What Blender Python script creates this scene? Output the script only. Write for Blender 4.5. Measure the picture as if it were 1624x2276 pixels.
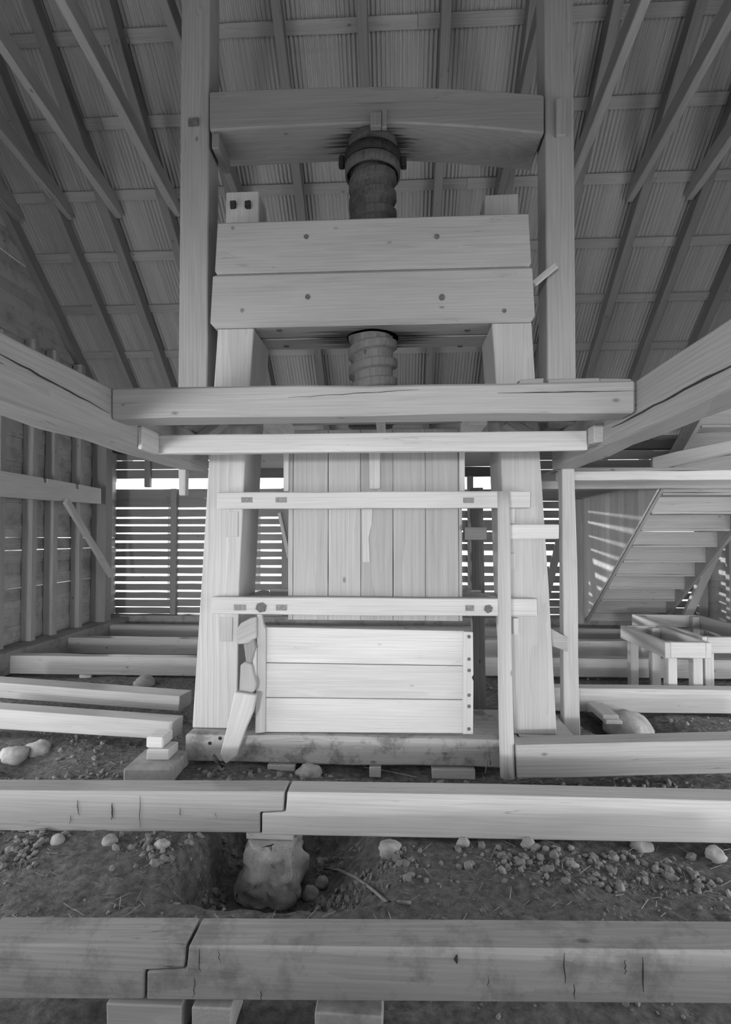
import bpy, bmesh, math, random
from mathutils import Vector, Matrix, noise
random.seed(7)
for o in list(bpy.data.objects): bpy.data.objects.remove(o)
SC = bpy.context.scene
COL = SC.collection
# ------------------------------------------------------------------ camera
W, H = 1624, 2276
F = 1200.0; CX, CY = 819.0, 1166.0; CAMZ = 1.65
YAW = math.atan2(63, F); PIT = math.atan2(29, F)
Fv = Vector((-math.sin(YAW)*math.cos(PIT), math.cos(YAW)*math.cos(PIT), math.sin(PIT)))
Rv = Vector((math.cos(YAW), math.sin(YAW), 0)); Uv = Rv.cross(Fv)
cd = bpy.data.cameras.new('camera'); cam = bpy.data.objects.new('camera', cd); COL.objects.link(cam)
cd.sensor_fit = 'VERTICAL'; cd.sensor_height = 36.0; cd.sensor_width = 36.0*W/H; cd.lens = 36.0*F/H
cd.shift_x = (W/2-CX)/H; cd.shift_y = (CY-H/2)/H
cd.clip_start = 0.05; cd.clip_end = 200
cam.matrix_world = Matrix(((Rv.x, Uv.x, -Fv.x, 0), (Rv.y, Uv.y, -Fv.y, 0), (Rv.z, Uv.z, -Fv.z, CAMZ), (0, 0, 0, 1)))
SC.camera = cam
# ------------------------------------------------------------------ light
wd = bpy.data.worlds.new('world'); SC.world = wd; wd.use_nodes = True
wd.node_tree.nodes['Background'].inputs[0].default_value = (1, 1, 1, 1)
wd.node_tree.nodes['Background'].inputs[1].default_value = 3.3
def light(name, kind, loc, aim, energy, **kw):
    l = bpy.data.lights.new(name, kind); l.energy = energy
    for k, v in kw.items(): setattr(l, k, v)
    o = bpy.data.objects.new(name, l); COL.objects.link(o); o.location = loc
    o.rotation_euler = (Vector(aim)-Vector(loc)).to_track_quat('-Z', 'Y').to_euler()
    return o
light('sun', 'SUN', (-6, 12, 4), (-6+0.617, 12-1.2, 4-0.122), 5.0, angle=0.03)
light('key_light', 'AREA', (-3.0, -9.0, 1.5), (0.3, 4.2, 1.6), 165, shape='RECTANGLE', size=0.9, size_y=0.6, spread=math.radians(90))
# added area fills brightening the undersides, standing in for light off the yard
light('side_fill_right', 'AREA', (5.2, 2.4, 0.35), (-0.5, 7.0, 2.6), 100, shape='RECTANGLE', size=5.0, size_y=0.9)
light('side_fill_left', 'AREA', (-5.2, 2.4, 0.35), (0.5, 7.0, 2.6), 75, shape='RECTANGLE', size=5.0, size_y=0.9)
SC.view_settings.view_transform = 'Standard'; SC.view_settings.look = 'None'
SC.view_settings.exposure = 0.0; SC.view_settings.gamma = 1.0; SC.view_settings.use_curve_mapping = False
SC.cycles.use_denoising = True
SC.cycles.max_bounces = 6; SC.cycles.diffuse_bounces = 4
# ------------------------------------------------------------------ helpers
def at(px, py, Y):
    """photo pixel + depth Y -> world (X, Z)"""
    d = Fv*F + Rv*(px-CX) - Uv*(py-CY)
    t = Y/d.y
    return d.x*t, CAMZ + d.z*t
def P(px, py, Y):
    x, z = at(px, py, Y); return Vector((x, Y, z))
def onz(px, py, z):
    d = Fv*F + Rv*(px-CX) - Uv*(py-CY); t = (z-CAMZ)/d.z
    return Vector((d.x*t, d.y*t, z))
def onx(px, py, X):
    d = Fv*F + Rv*(px-CX) - Uv*(py-CY); t = X/d.x
    return Vector((X, d.y*t, CAMZ+d.z*t))

def node_wood(name, dark, light_, ring=14.0, crack=1.0, knot=1.0, rough=0.75, dirt=0.0, bump=0.25, fib=0.4, stain=None):
    m = bpy.data.materials.new(name); m.use_nodes = True
    nt = m.node_tree; N = nt.nodes; L = nt.links
    bs = N['Principled BSDF']; bs.inputs['Roughness'].default_value = rough
    bs.inputs['Specular IOR Level'].default_value = 0.25
    a = N.new('ShaderNodeAttribute'); a.attribute_name = 'g'
    def mp(s):
        v = N.new('ShaderNodeVectorMath'); v.operation = 'MULTIPLY'; v.inputs[1].default_value = s
        L.new(a.outputs['Vector'], v.inputs[0]); return v.outputs[0]
    def nz(s, det=2, dis=0.0):
        n = N.new('ShaderNodeTexNoise'); n.inputs['Scale'].default_value = 1.0; n.inputs['Detail'].default_value = det
        n.inputs['Distortion'].default_value = dis; L.new(mp(s), n.inputs['Vector']); return n.outputs['Fac']
    def mr(x, a0, a1, b0, b1, smooth=False):
        r = N.new('ShaderNodeMapRange'); r.inputs[1].default_value = a0; r.inputs[2].default_value = a1
        r.inputs[3].default_value = b0; r.inputs[4].default_value = b1; L.new(x, r.inputs[0])
        if smooth: r.interpolation_type = 'SMOOTHSTEP'
        return r.outputs[0]
    def mm(op, x, y):
        r = N.new('ShaderNodeMath'); r.operation = op
        for i, q in enumerate((x, y)):
            if isinstance(q, (int, float)): r.inputs[i].default_value = q
            else: L.new(q, r.inputs[i])
        return r.outputs[0]
    w = N.new('ShaderNodeTexWave'); w.wave_type = 'RINGS'; w.rings_direction = 'X'; w.wave_profile = 'SAW'
    w.inputs['Scale'].default_value = ring; w.inputs['Distortion'].default_value = 6.0
    w.inputs['Detail'].default_value = 2.0; w.inputs['Detail Scale'].default_value = 0.8
    L.new(mp((0.14, 1, 1)), w.inputs['Vector'])
    wf = mr(w.outputs['Fac'], 0, 1, 1.0, 0.55)
    fb = mr(nz((2.0, 110, 110), 3), 0.3, 0.7, 1-0.30*fib, 1+0.12*fib)
    pat = mr(nz((0.9, 5, 5), 3, 0.4), 0.3, 0.7, 0.90, 1.05)
    # splits
    ck = nz((0.9, 22, 22), 2, 0.3)
    c1 = mm('ABSOLUTE', mm('SUBTRACT', ck, 0.5), 0)
    c2 = mr(c1, 0.0, 0.006, 0.0, 1.0)
    ms = mr(nz((1.3, 6, 6), 1), 0.60, 0.66, 1.0, 0.0)
    cr = mm('MAXIMUM', c2, ms)
    cr = mr(cr, 0, 1, 1-0.62*crack, 1.0)
    # knots
    v = N.new('ShaderNodeTexVoronoi'); v.inputs['Scale'].default_value = 1.0; L.new(mp((2.6, 5, 5)), v.inputs['Vector'])
    kn = mr(v.outputs['Distance'], 0.03, 0.085, 1-0.5*knot, 1.0, True)
    tot = mm('MULTIPLY', mm('MULTIPLY', fb, pat), mm('MULTIPLY', cr, kn))
    if dirt > 0:
        tc = N.new('ShaderNodeNewGeometry')
        dn = N.new('ShaderNodeTexNoise'); dn.inputs['Scale'].default_value = 5.0; dn.inputs['Detail'].default_value = 10
        dn.inputs['Roughness'].default_value = 0.7; L.new(tc.outputs['Position'], dn.inputs['Vector'])
        tot = mm('MULTIPLY', tot, mr(dn.outputs['Fac'], 0.50, 0.62, 1.0, 1-0.55*dirt))
    if stain:
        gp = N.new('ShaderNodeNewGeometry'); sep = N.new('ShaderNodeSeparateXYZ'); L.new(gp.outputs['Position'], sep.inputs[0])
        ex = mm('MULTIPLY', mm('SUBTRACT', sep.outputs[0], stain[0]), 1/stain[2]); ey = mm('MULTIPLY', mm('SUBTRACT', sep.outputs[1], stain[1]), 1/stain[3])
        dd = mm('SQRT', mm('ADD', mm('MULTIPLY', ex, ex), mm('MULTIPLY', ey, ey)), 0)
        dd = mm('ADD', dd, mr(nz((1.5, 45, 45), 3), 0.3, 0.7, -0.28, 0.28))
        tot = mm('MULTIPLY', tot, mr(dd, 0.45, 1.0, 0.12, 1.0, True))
    oi = N.new('ShaderNodeObjectInfo')
    tot = mm('MULTIPLY', tot, mr(oi.outputs['Random'], 0, 1, 0.9, 1.08))
    mix = N.new('ShaderNodeMix'); mix.data_type = 'RGBA'
    mix.inputs[6].default_value = (dark, dark, dark, 1); mix.inputs[7].default_value = (light_, light_, light_, 1)
    L.new(wf, mix.inputs[0])
    mu = N.new('ShaderNodeVectorMath'); mu.operation = 'SCALE'; L.new(mix.outputs[2], mu.inputs[0]); L.new(tot, mu.inputs['Scale'])
    L.new(mu.outputs[0], bs.inputs['Base Color'])
    b = N.new('ShaderNodeBump'); b.inputs['Strength'].default_value = bump; b.inputs['Distance'].default_value = 0.004
    L.new(mm('MULTIPLY', fb, cr), b.inputs['Height']); L.new(b.outputs[0], bs.inputs['Normal'])
    return m
def simple(name, v, rough=0.8, scale=8.0, var=0.4, metal=0.0, bump=0.3, stretch=(1, 1, 1), dist=0.01, spec=0.3):
    m = bpy.data.materials.new(name); m.use_nodes = True
    nt = m.node_tree; N = nt.nodes; L = nt.links; bs = N['Principled BSDF']
    bs.inputs['Roughness'].default_value = rough; bs.inputs['Metallic'].default_value = metal
    bs.inputs['Specular IOR Level'].default_value = spec
    tc = N.new('ShaderNodeNewGeometry'); mp = N.new('ShaderNodeVectorMath'); mp.operation = 'MULTIPLY'; mp.inputs[1].default_value = stretch
    L.new(tc.outputs['Position'], mp.inputs[0])
    n = N.new('ShaderNodeTexNoise'); n.inputs['Scale'].default_value = scale; n.inputs['Detail'].default_value = 8; n.inputs['Roughness'].default_value = 0.65
    L.new(mp.outputs[0], n.inputs['Vector'])
    r = N.new('ShaderNodeValToRGB'); e = r.color_ramp.elements
    lo = v*(1-var); hi = v*(1+var)
    e[0].position = 0.3; e[1].position = 0.7; e[0].color = (lo, lo, lo, 1); e[1].color = (hi, hi, hi, 1)
    L.new(n.outputs['Fac'], r.inputs[0]); L.new(r.outputs[0], bs.inputs['Base Color'])
    b = N.new('ShaderNodeBump'); b.inputs['Strength'].default_value = bump; b.inputs['Distance'].default_value = dist
    L.new(n.outputs['Fac'], b.inputs['Height']); L.new(b.outputs[0], bs.inputs['Normal'])
    return m
M_PALE = node_wood('pale_wood', 0.42, 0.53, crack=0.6)
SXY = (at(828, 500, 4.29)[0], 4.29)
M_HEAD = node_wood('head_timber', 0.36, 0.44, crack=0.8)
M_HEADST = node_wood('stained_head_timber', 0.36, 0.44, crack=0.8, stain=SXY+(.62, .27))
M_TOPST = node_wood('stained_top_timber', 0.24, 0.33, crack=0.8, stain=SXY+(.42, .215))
M_DOOR = node_wood('door_wood', 0.34, 0.46, ring=9, crack=0.3)
M_PINE = node_wood('pine_wood', 0.38, 0.60, ring=9, crack=0.3)
M_NEW = node_wood('fresh_wood', 0.54, 0.64, crack=0.35, knot=0.6)
M_TIMB = node_wood('old_timber', 0.30, 0.40, crack=1.0)
M_RAFT = node_wood('rafter_wood', 0.19, 0.27, crack=0.8)
M_BROWN = node_wood('brown_wood', 0.06, 0.12, crack=1.0)
M_DIRTY = node_wood('dirty_timber', 0.32, 0.46, crack=1.2, dirt=0.9, bump=0.6)
M_SILL = node_wood('sill_timber', 0.25, 0.35, crack=0.9, dirt=0.6, bump=0.5)
M_WALL = node_wood('weathered_board', 0.38, 0.56, crack=1.0, dirt=0.5)
M_SLAT = node_wood('slat_board', 0.22, 0.30, crack=0.6)
M_SCREW = node_wood('screw_wood', 0.06, 0.13, crack=1.2, dirt=0.8, bump=0.8)
M_SCREWL = node_wood('screw_wood_pale', 0.12, 0.22, crack=1.2, dirt=0.6, bump=0.8)
M_METAL = simple('corrugated_metal', 0.42, 0.55, 1.6, 0.12, 0.1, 0.03, (6, 0.4, 0.4), spec=0.4)
M_ROOFOUT = simple('galvanised_roof', 0.85, 0.5, 2.0, 0.2, 0.1, 0.05)
M_IRON = simple('rusty_iron', 0.035, 0.8, 30, 0.5, 0.2, 0.5)
M_EARTH = simple('dry_earth', 0.22, 0.97, 22, 0.5, 0, 1.0, dist=0.05, spec=0.05)
M_CLOD = simple('earth_clod', 0.26, 0.97, 20, 0.35, 0, 0.6, spec=0.05)
M_STONE = simple('stone', 0.42, 0.9, 9, 0.35, 0, 0.8, dist=0.02, spec=0.1)
M_CONC = simple('concrete', 0.40, 0.9, 14, 0.22, 0, 0.3, spec=0.1)
M_STRAW = simple('straw', 0.30, 0.8, 30, 0.3)
M_YARD = simple('yard_ground', 0.62, 0.95, 2, 0.2)
M_CRACK = simple('split_shadow', 0.04, 0.9, 30, 0.3)
M_DARKPEG = simple('dark_peg', 0.14, 0.9, 40, 0.4)
M_PEG = simple('end_grain', 0.24, 0.9, 60, 0.3)

def finish(name, verts, faces, mat, parent=None, grain=(1, 0, 0), bevel=0.0, smooth=False, seg=1):
    bm = bmesh.new()
    vs = [bm.verts.new(v) for v in verts]
    for f in faces:
        try: bm.faces.new([vs[i] for i in f])
        except ValueError: pass
    bmesh.ops.recalc_face_normals(bm, faces=bm.faces)
    if bevel > 0:
        es = [e for e in bm.edges if len(e.link_faces) == 2 and e.calc_face_angle(0) > 0.6]
        bmesh.ops.bevel(bm, geom=es, offset=bevel, segments=seg, affect='EDGES', clamp_overlap=True)
    return link_bm(name, bm, mat, parent, grain, smooth)
def link_bm(name, bm, mat, parent=None, grain=(1, 0, 0), smooth=False):
    co = [v.co for v in bm.verts]
    lo = Vector([min(c[i] for c in co) for i in range(3)]); hi = Vector([max(c[i] for c in co) for i in range(3)])
    org = Vector(((lo.x+hi.x)/2, (lo.y+hi.y)/2, lo.z))
    g = Vector(grain).normalized()
    a = Vector((0, 0, 1)) if abs(g.z) < 0.8 else Vector((0, 1, 0))
    b = g.cross(a).normalized(); c = g.cross(b)
    mid = (lo+hi)/2
    off = Vector((random.uniform(0, 60), random.choice((-1, 1))*random.uniform(0.02, 0.16), random.choice((-1, 1))*random.uniform(0.02, 0.16)))
    me = bpy.data.meshes.new(name)
    gs = []
    for v in bm.verts:
        p = v.co-mid
        gs += [p.dot(g)+off.x, p.dot(b)+off.y, p.dot(c)+off.z]
        v.co -= org
    if smooth:
        for f in bm.faces: f.smooth = True
    bm.to_mesh(me); bm.free()
    at_ = me.attributes.new('g', 'FLOAT_VECTOR', 'POINT'); at_.data.foreach_set('vector', gs)
    me.materials.append(mat)
    o = bpy.data.objects.new(name, me); COL.objects.link(o)
    if parent is not None:
        o.parent = parent; o.location = org-wloc(parent)
    else: o.location = org
    return o
def wloc(o):
    v = Vector((0, 0, 0))
    while o is not None: v += o.location; o = o.parent
    return v
def tag(o, label, cat, group=None):
    o['label'] = label; o['category'] = cat
    if group: o['group'] = group
    return o
def struct(o): o['kind'] = 'structure'; return o
def empty(name, loc, label=None, cat=None, group=None):
    e = bpy.data.objects.new(name, None); COL.objects.link(e); e.location = loc; e.empty_display_size = 0.1
    if label: tag(e, label, cat, group)
    return e
def beam(name, A, B, w, h, mat, parent=None, up=(0, 0, 1), bevel=0.006, jit=0.0025, w2=None, h2=None):
    """bar from A to B (centres), w sideways, h along 'up'; gently uneven"""
    A = Vector(A); B = Vector(B); g = (B-A); n = max(1, int(g.length/0.35)); g = g.normalized()
    up = Vector(up); s = g.cross(up).normalized(); u = s.cross(g).normalized()
    w2 = w if w2 is None else w2; h2 = h if h2 is None else h2
    vs = []; fs = []
    for i in range(n+1):
        t = i/n; c = A.lerp(B, t); ww = w+(w2-w)*t; hh = h+(h2-h)*t
        for (a, b) in ((-1, -1), (1, -1), (1, 1), (-1, 1)):
            vs.append(c+s*(a*ww/2+random.gauss(0, jit))+u*(b*hh/2+random.gauss(0, jit)))
    for i in range(n):
        for k in range(4):
            j = (k+1) % 4; fs.append((i*4+k, i*4+j, (i+1)*4+j, (i+1)*4+k))
    fs.append((0, 1, 2, 3)); e = n*4; fs.append((e+3, e+2, e+1, e))
    return finish(name, vs, fs, mat, parent, g, bevel)
def box(name, x0, x1, y0, y1, z0, z1, mat, parent=None, grain='auto', bevel=0.005, jit=0.002):
    d = [x1-x0, y1-y0, z1-z0]
    k = d.index(max(d)) if grain == 'auto' else 'xyz'.index(grain)
    c = [(x0+x1)/2, (y0+y1)/2, (z0+z1)/2]; A = list(c); B = list(c)
    A[k] = (x0, y0, z0)[k]; B[k] = (x1, y1, z1)[k]
    if k == 2: return beam(name, A, B, d[0], d[1], mat, parent, (0, 1, 0), bevel, jit)
    if k == 0: return beam(name, A, B, d[1], d[2], mat, parent, (0, 0, 1), bevel, jit)
    return beam(name, A, B, d[0], d[2], mat, parent, (0, 0, 1), bevel, jit)
def fbox(name, px0, py0, px1, py1, Y, dep, mat, parent=None, grain='auto', **k):
    """box whose front face at depth Y fills the photo rectangle"""
    cx, cy = (px0+px1)/2, (py0+py1)/2
    x0 = at(px0, cy, Y)[0]; x1 = at(px1, cy, Y)[0]; z1 = at(cx, py0, Y)[1]; z0 = at(cx, py1, Y)[1]
    return box(name, x0, x1, Y, Y+dep, z0, z1, mat, parent, grain, **k)
def prism(name, pts, ext, mat, parent=None, grain=(1, 0, 0), bevel=0.005):
    """polygon (3D points) pushed along the vector ext"""
    n = len(pts); ext = Vector(ext); vs = [Vector(p) for p in pts]+[Vector(p)+ext for p in pts]
    fs = [tuple(range(n)), tuple(range(2*n-1, n-1, -1))]+[(i, (i+1) % n, n+(i+1) % n, n+i) for i in range(n)]
    return finish(name, vs, fs, mat, parent, grain, bevel)
def fpoly(name, pix, Y, dep, mat, parent=None, grain=(1, 0, 0), bevel=0.005):
    return prism(name, [P(x, y, Y) for x, y in pix], (0, dep, 0), mat, parent, grain, bevel)
def peg(name, c, r, dep, mat, parent, sides=6, axis=(0, -1, 0)):
    ax = Vector(axis); a = ax.orthogonal().normalized(); b = ax.cross(a)
    pts = [Vector(c)+a*r*math.cos(2*math.pi*(i+.5)/sides)*random.uniform(.9, 1.1)+b*r*math.sin(2*math.pi*(i+.5)/sides)*random.uniform(.9, 1.1) for i in range(sides)]
    return prism(name, pts, ax*dep, mat, parent, axis, 0.0)
def rock(name, c, r, mat, parent=None, seed=0, sub=3, amp=0.35, flat=1.0):
    bm = bmesh.new(); bmesh.ops.create_icosphere(bm, subdivisions=sub, radius=1.0)
    r = Vector(r) if not isinstance(r, (int, float)) else Vector((r, r, r*flat))
    for v in bm.verts:
        p = v.co.copy(); q = p*1.1+Vector((seed*7.1, seed*3.3, 1.7))
        k = 1+amp*noise.noise(q)+amp*.4*noise.noise(q*2.7)+amp*.18*noise.noise(q*6)
        v.co = Vector((p.x*r.x*k, p.y*r.y*k, p.z*r.z*k))+Vector(c)
    return link_bm(name, bm, mat, parent, smooth=sub >= 3)

# ------------------------------------------------------------------ setting: dimensions
XL, XR, YB, YF = -4.95, 4.95, 9.3, -5.5
RA = 9.8; TAN = 1035.0/1200.0; ALP = math.atan(TAN); RY = 2.2     # roof slope, ridge depth
def roofz(y): return CAMZ+RA-TAN*(y if y > RY else 2*RY-y)
# ground height
def sm(a, b, x):
    t = max(0, min(1, (x-a)/(b-a))); return t*t*(3-2*t)
HOLES = []
def gz(x, y):
    q = Vector((x, y, 0))
    z = 0.030*noise.noise(q*1.1)+0.016*noise.noise(q*3.1)+0.008*noise.noise(q*8)
    if 1.2 < y < 6.5:
        n = noise.noise(q*17+Vector((3, 1, 0)))
        rough = sm(.0, .5, noise.noise(q*1.7+Vector((9, 4, 0)))+.35)
        z += 0.010*n*rough+0.007*noise.noise(q*38)*rough+0.003*noise.noise(q*80)
    # foundation pit in front of the press
    e = 0.05*noise.noise(q*5)
    d = sm(-1.10, -0.98, x+e)*(1-sm(-0.42, 0.02, x+e*1.5))*sm(2.42, 2.50, y+e*.7)*(1-sm(3.35, 3.55, y))
    z -= 0.30*d
    # hollow round the right pier and the left one
    d = math.exp(-(((x-2.0)/.34)**2+((y-4.95)/.34)**2)**1.5); z -= 0.16*d
    d = math.exp(-(((x+2.75)/.22)**2+((y-3.85)/.2)**2)); z -= 0.08*d
    d = math.exp(-((x-.15)/1.1)**2)*math.exp(-((y-3.85)/.14)**2); z -= 0.06*d
    z -= 0.07*sm(2.3, 2.1, y)*sm(1.0, 1.2, y)
    return z
def lines(segs):
    out = []
    for a, b, s in segs:
        n = max(1, int(round((b-a)/s)))
        out += [a+(b-a)*i/n for i in range(n)]
    out.append(segs[-1][1]); return out
gx = lines([(-5.3, -2.8, .09), (-2.8, 2.6, .02), (2.6, 5.3, .09)])
gy = lines([(-6, 1.5, .4), (1.5, 2.0, .05), (2.0, 4.2, .017), (4.2, 5.6, .035), (5.6, 10.2, .1)])
vs = [(x, y, gz(x, y)) for y in gy for x in gx]; nx = len(gx)
fs = [(j*nx+i, j*nx+i+1, (j+1)*nx+i+1, (j+1)*nx+i) for j in range(len(gy)-1) for i in range(nx-1)]
me = bpy.data.meshes.new('floor'); me.from_pydata(vs, [], fs); me.materials.append(M_EARTH)
me.polygons.foreach_set('use_smooth', [True]*len(me.polygons))
o = bpy.data.objects.new('floor', me); COL.objects.link(o); struct(o)
# yard outside
def quad(name, pts, mat):
    me = bpy.data.meshes.new(name); me.from_pydata(pts, [], [(0, 1, 2, 3)]); me.materials.append(mat)
    o = bpy.data.objects.new(name, me); COL.objects.link(o); return o
for k, (x0, x1, y0, y1) in enumerate(((-60, 60, 10.2, 90), (-60, -5.3, -60, 10.2), (5.3, 60, -60, 10.2), (-5.3, 5.3, -60, -6))):
    struct(quad('floor', [(x0, y0, -.02), (x1, y0, -.02), (x1, y1, -.02), (x0, y1, -.02)], M_YARD))

# ------------------------------------------------------------------ ceiling: corrugated sheets on battens on rafters
ceil = struct(empty('ceiling', (0, RY, roofz(RY))))
nrm = Vector((0, math.sin(ALP), math.cos(ALP))); dn = Vector((0, math.cos(ALP), -math.sin(ALP)))
def slope_pt(x, y, lift): return Vector((x, y, roofz(y)))+nrm*lift
def sheet_mesh(Ln):
    pitch = 0.048; nw = 14; bm = bmesh.new(); k = 6; n = nw*k
    rows = []
    for t in (0, Ln):
        rows.append([bm.verts.new((pitch*i/k, t*math.cos(ALP), -t*math.sin(ALP))) for i in range(n+1)])
    for r in rows:
        for i, v in enumerate(r):
            v.co += nrm*(0.013*math.cos(2*math.pi*i/k))
    for i in range(n): bm.faces.new((rows[0][i], rows[0][i+1], rows[1][i+1], rows[1][i]))
    me = bpy.data.meshes.new('roof_sheet'); bm.to_mesh(me); bm.free(); me.materials.append(M_METAL)
    for p in me.polygons: p.use_smooth = True
    return me, pitch*nw
sm_, sw = sheet_mesh(2.32); sm_e, _ = sheet_mesh(0.86)
def add_sheet(x, y, lift, flip=False):
    o = bpy.data.objects.new('roof_sheet', sm_e if y > 8.5 else sm_); COL.objects.link(o); o.parent = ceil
    p = slope_pt(x, y, lift)
    if flip:
        o.rotation_euler = (0, 0, math.pi); p = Vector((x, 2*RY-y, roofz(y)+ (p.z-roofz(y)))); p.x = x+sw
    o.location = p-ceil.location
    o.scale.x = 1.0
x = -5.9
while x < 5.9:
    y = RY-0.05; r = 0
    while y < 9.0:
        add_sheet(x, y, 0.035+0.004*(r % 2)+random.uniform(0, .003))
        add_sheet(x, y, 0.035+0.004*(r % 2), True)
        y += 2.2*math.cos(ALP); r += 1
    x += sw-0.01
for k in range(-5, 10):
    py = 232+0
    y = (5.405+0.505*k)*1.089
    if y < RY: continue
    if y > 9.55: continue
    c = slope_pt(0, y, 0.012)
    # each batten in lengths
    xs = [-5.8, -2.9+random.uniform(-.6, .6), 0.4+random.uniform(-.6, .6), 3.3+random.uniform(-.5, .5), 5.8]
    for a, b in zip(xs[:-1], xs[1:]):
        beam('batten', (a, c.y, c.z), (b-.004, c.y, c.z), 0.115, 0.024, M_TIMB, ceil, nrm, 0.0, 0.002)
RX = [-4.86, -4.19, -3.56, -2.80, -1.96, -1.12, -0.28, 0.545, 1.38, 2.18, 2.96, 3.66, 4.36, 4.9]
for x in RX:
    a = slope_pt(x-.055, RY, -0.085); b = slope_pt(x-.055, 9.75, -0.085)
    beam('rafter', a, b, 0.10, 0.165, M_RAFT, ceil, nrm, 0.004, 0.003)
    a2 = slope_pt(x-.055, RY, -0.085); b2 = Vector((a2.x, 2*RY-9.75, roofz(9.75)))
    beam('rafter', (a2.x, RY-.05, a2.z), b2, 0.10, 0.165, M_RAFT, ceil, (0, -math.sin(ALP), math.cos(ALP)), 0.0, 0.002)
# collar struts reaching up and forward from the rafters
for x in (-4.86, -4.19, -3.56, -2.80, -1.96, 1.38, 2.18, 2.96, 3.66, 4.36):
    y = 6.0*1.089; z = CAMZ+3.82*1.089
    s = -1 if x < 0 else 1
    xo = x-.055+(.095 if x < 0 else -.095)
    A = Vector((xo, y+.06, z-.02)); B = Vector((xo, 0.9, z+(y-.9)*0.15))
    o = beam('collar_beam', A, B, 0.085, 0.19, M_TIMB if abs(x) > 2 else M_RAFT, ceil, (0, 0, 1), 0.006, 0.004)

# ------------------------------------------------------------------ back wall
wb = struct(empty('wall_back', (0, YB, 0)))
box('sill', XL, XR, YB-.22, YB, 0.02, at(345, 1368, YB-.22)[1], M_SILL, wb)
def zpx(py, x=420, Y=YB): return at(x, py, Y)[1]
gapsL = [(1129.7, 4), (1150.8, 4.2), (1167.4, 4), (1185.5, 3), (1204, 5), (1223, 4.6), (1240, 4.8), (1258.6, 5), (1277.5, 5.2), (1295, 5.2), (1313.7, 4.4), (1331, 3), (1348.8, 2), (1364, 1.6)]
gapsR = [(1114, 1), (1132.5, 4.2), (1153.5, 4.2), (1181, 3), (1207, 3.4), (1229, 10), (1254.5, 9), (1277, 6), (1298, 5.6), (1315, 3), (1332, 3.2), (1349, 1.2), (1365.5, 2)]
XM = at(650, 1200, YB)[0]
def slats(gaps, x0, x1, top, bot, refx):
    e = [top]
    for g, w in gaps: e += [zpx(g-w/2, refx), zpx(g+w/2, refx)]
    e.append(bot)
    for i in range(0, len(e), 2):
        z1, z0 = e[i], e[i+1]
        if z1-z0 < .01: continue
        n = max(1, int(round((z1-z0)/.16)))
        for k in range(n):
            a = z1-(z1-z0)*k/n; b = z1-(z1-z0)*(k+1)/n
            box('slat', x0, x1, YB, YB+.022, b+(.001 if n > 1 else 0), a, M_SLAT, wb, 'x', 0.0, 0.0018)
xd1 = at(384, 1200, YB)[0]
slats(gapsL, XL-.034, xd1, zpx(1087), 0.03, 300)
slats(gapsL, xd1+.004, XM, zpx(1087), 0.03, 500)
slats(gapsR, XM, XR+.034, zpx(1087, 1200), 0.03, 1150)
XO = at(1100, 1075, YB)[0]
slats([(1085.5, 1.2)], XO, XR, zpx(1063, 1200), zpx(1087, 1200), 1200)
up = [(1007, 1.3), (1023.8, 1.6), (1043.5, 1.6)]
xo0 = at(236, 1070, YB)[0]
slats([], XL-.034, xo0, zpx(1063), zpx(1087), 300)
slats(up, XL-.034, at(500, 1000, YB)[0], roofz(YB)-.05, zpx(1063), 330)
slats([], at(500, 1000, YB)[0], at(1180, 1000, YB)[0], roofz(YB)-.05, zpx(1063), 800)
slats([(983, .8), (1022, .8), (1043, 1)], at(1180, 1000, YB)[0], XR, roofz(YB)-.05, zpx(1063, 1200), 1330)
for px, w in ((384, .10), (633, .12), (1046, .10), (1262, .10)):
    x = at(px, 1240, YB-.1)[0]
    box('stud', x-w/2, x+w/2, YB-.10, YB-.001, 0.3, zpx(1087 if px < 1000 else 1063), M_SLAT, wb)
for px in (327, 405):
    x = at(px, 1040, YB-.08)[0]
    box('stud', x-.05, x+.05, YB-.09, YB-.002, zpx(1083), roofz(YB)-.3, M_SLAT, wb)
box('top_plate', XL, XR, YB-.14, YB-.002, roofz(YB)-.30, roofz(YB)-.16, M_BROWN, wb)
a = P(1222, 1290, YB-.16); b = P(1245, 1190, YB-.16)
beam('brace', a+(a-b)*.5, b+(b-a)*.3, .05, .12, M_SLAT, wb, (1, 0, 0))
a = P(620, 1140, YB-.16); b = P(642, 1240, YB-.16)
beam('brace', a, b, .04, .06, M_PALE, wb, (1, 0, 0))
# ------------------------------------------------------------------ side walls (boards, studs, sill)
def side_wall(name, X, s, mat, visible_from):
    w = struct(empty(name, (X, 2, 0)))
    z = 0.0; k = 0; pitch = .165
    while z < roofz(RY)-.2:
        zt = z+pitch
        # depth span under the roof slope
        def ylim(zz): return min(YB, (CAMZ+RA-zz)/TAN)
        y1 = min(YB, ylim(zt)+.02); y0 = max(YF, 2*RY-ylim(zt)-.02)
        if z < 2.6: y0 = 5.6      # unseen near half left open to let more light in
        if y1-y0 > .3:
            ym = min(y1, max(y0, (visible_from if z >= 2.6 else 0)+random.uniform(-.1, .1)))
            for a, b in ((y0, ym-.003), (ym, y1)):
                if b-a > .1:
                    g = random.choice((-0.012, -0.012, -0.01, 0.0, 0.004))
                    xo = X+s*(.012+.014*(k % 2)+random.uniform(0, .003))
                    beam('board', (xo, a, z+pitch/2), (xo, b, z+pitch/2), .02, pitch-g, mat, w, (0, 0, 1), 0.0, 0.0015)
        z = zt; k += 1
    return w
wl = side_wall('wall_left', XL, -1, M_WALL, 4.4)
wr = side_wall('wall_right', XR, 1, M_WALL, 4.4)
xs = XL+.14
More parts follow.
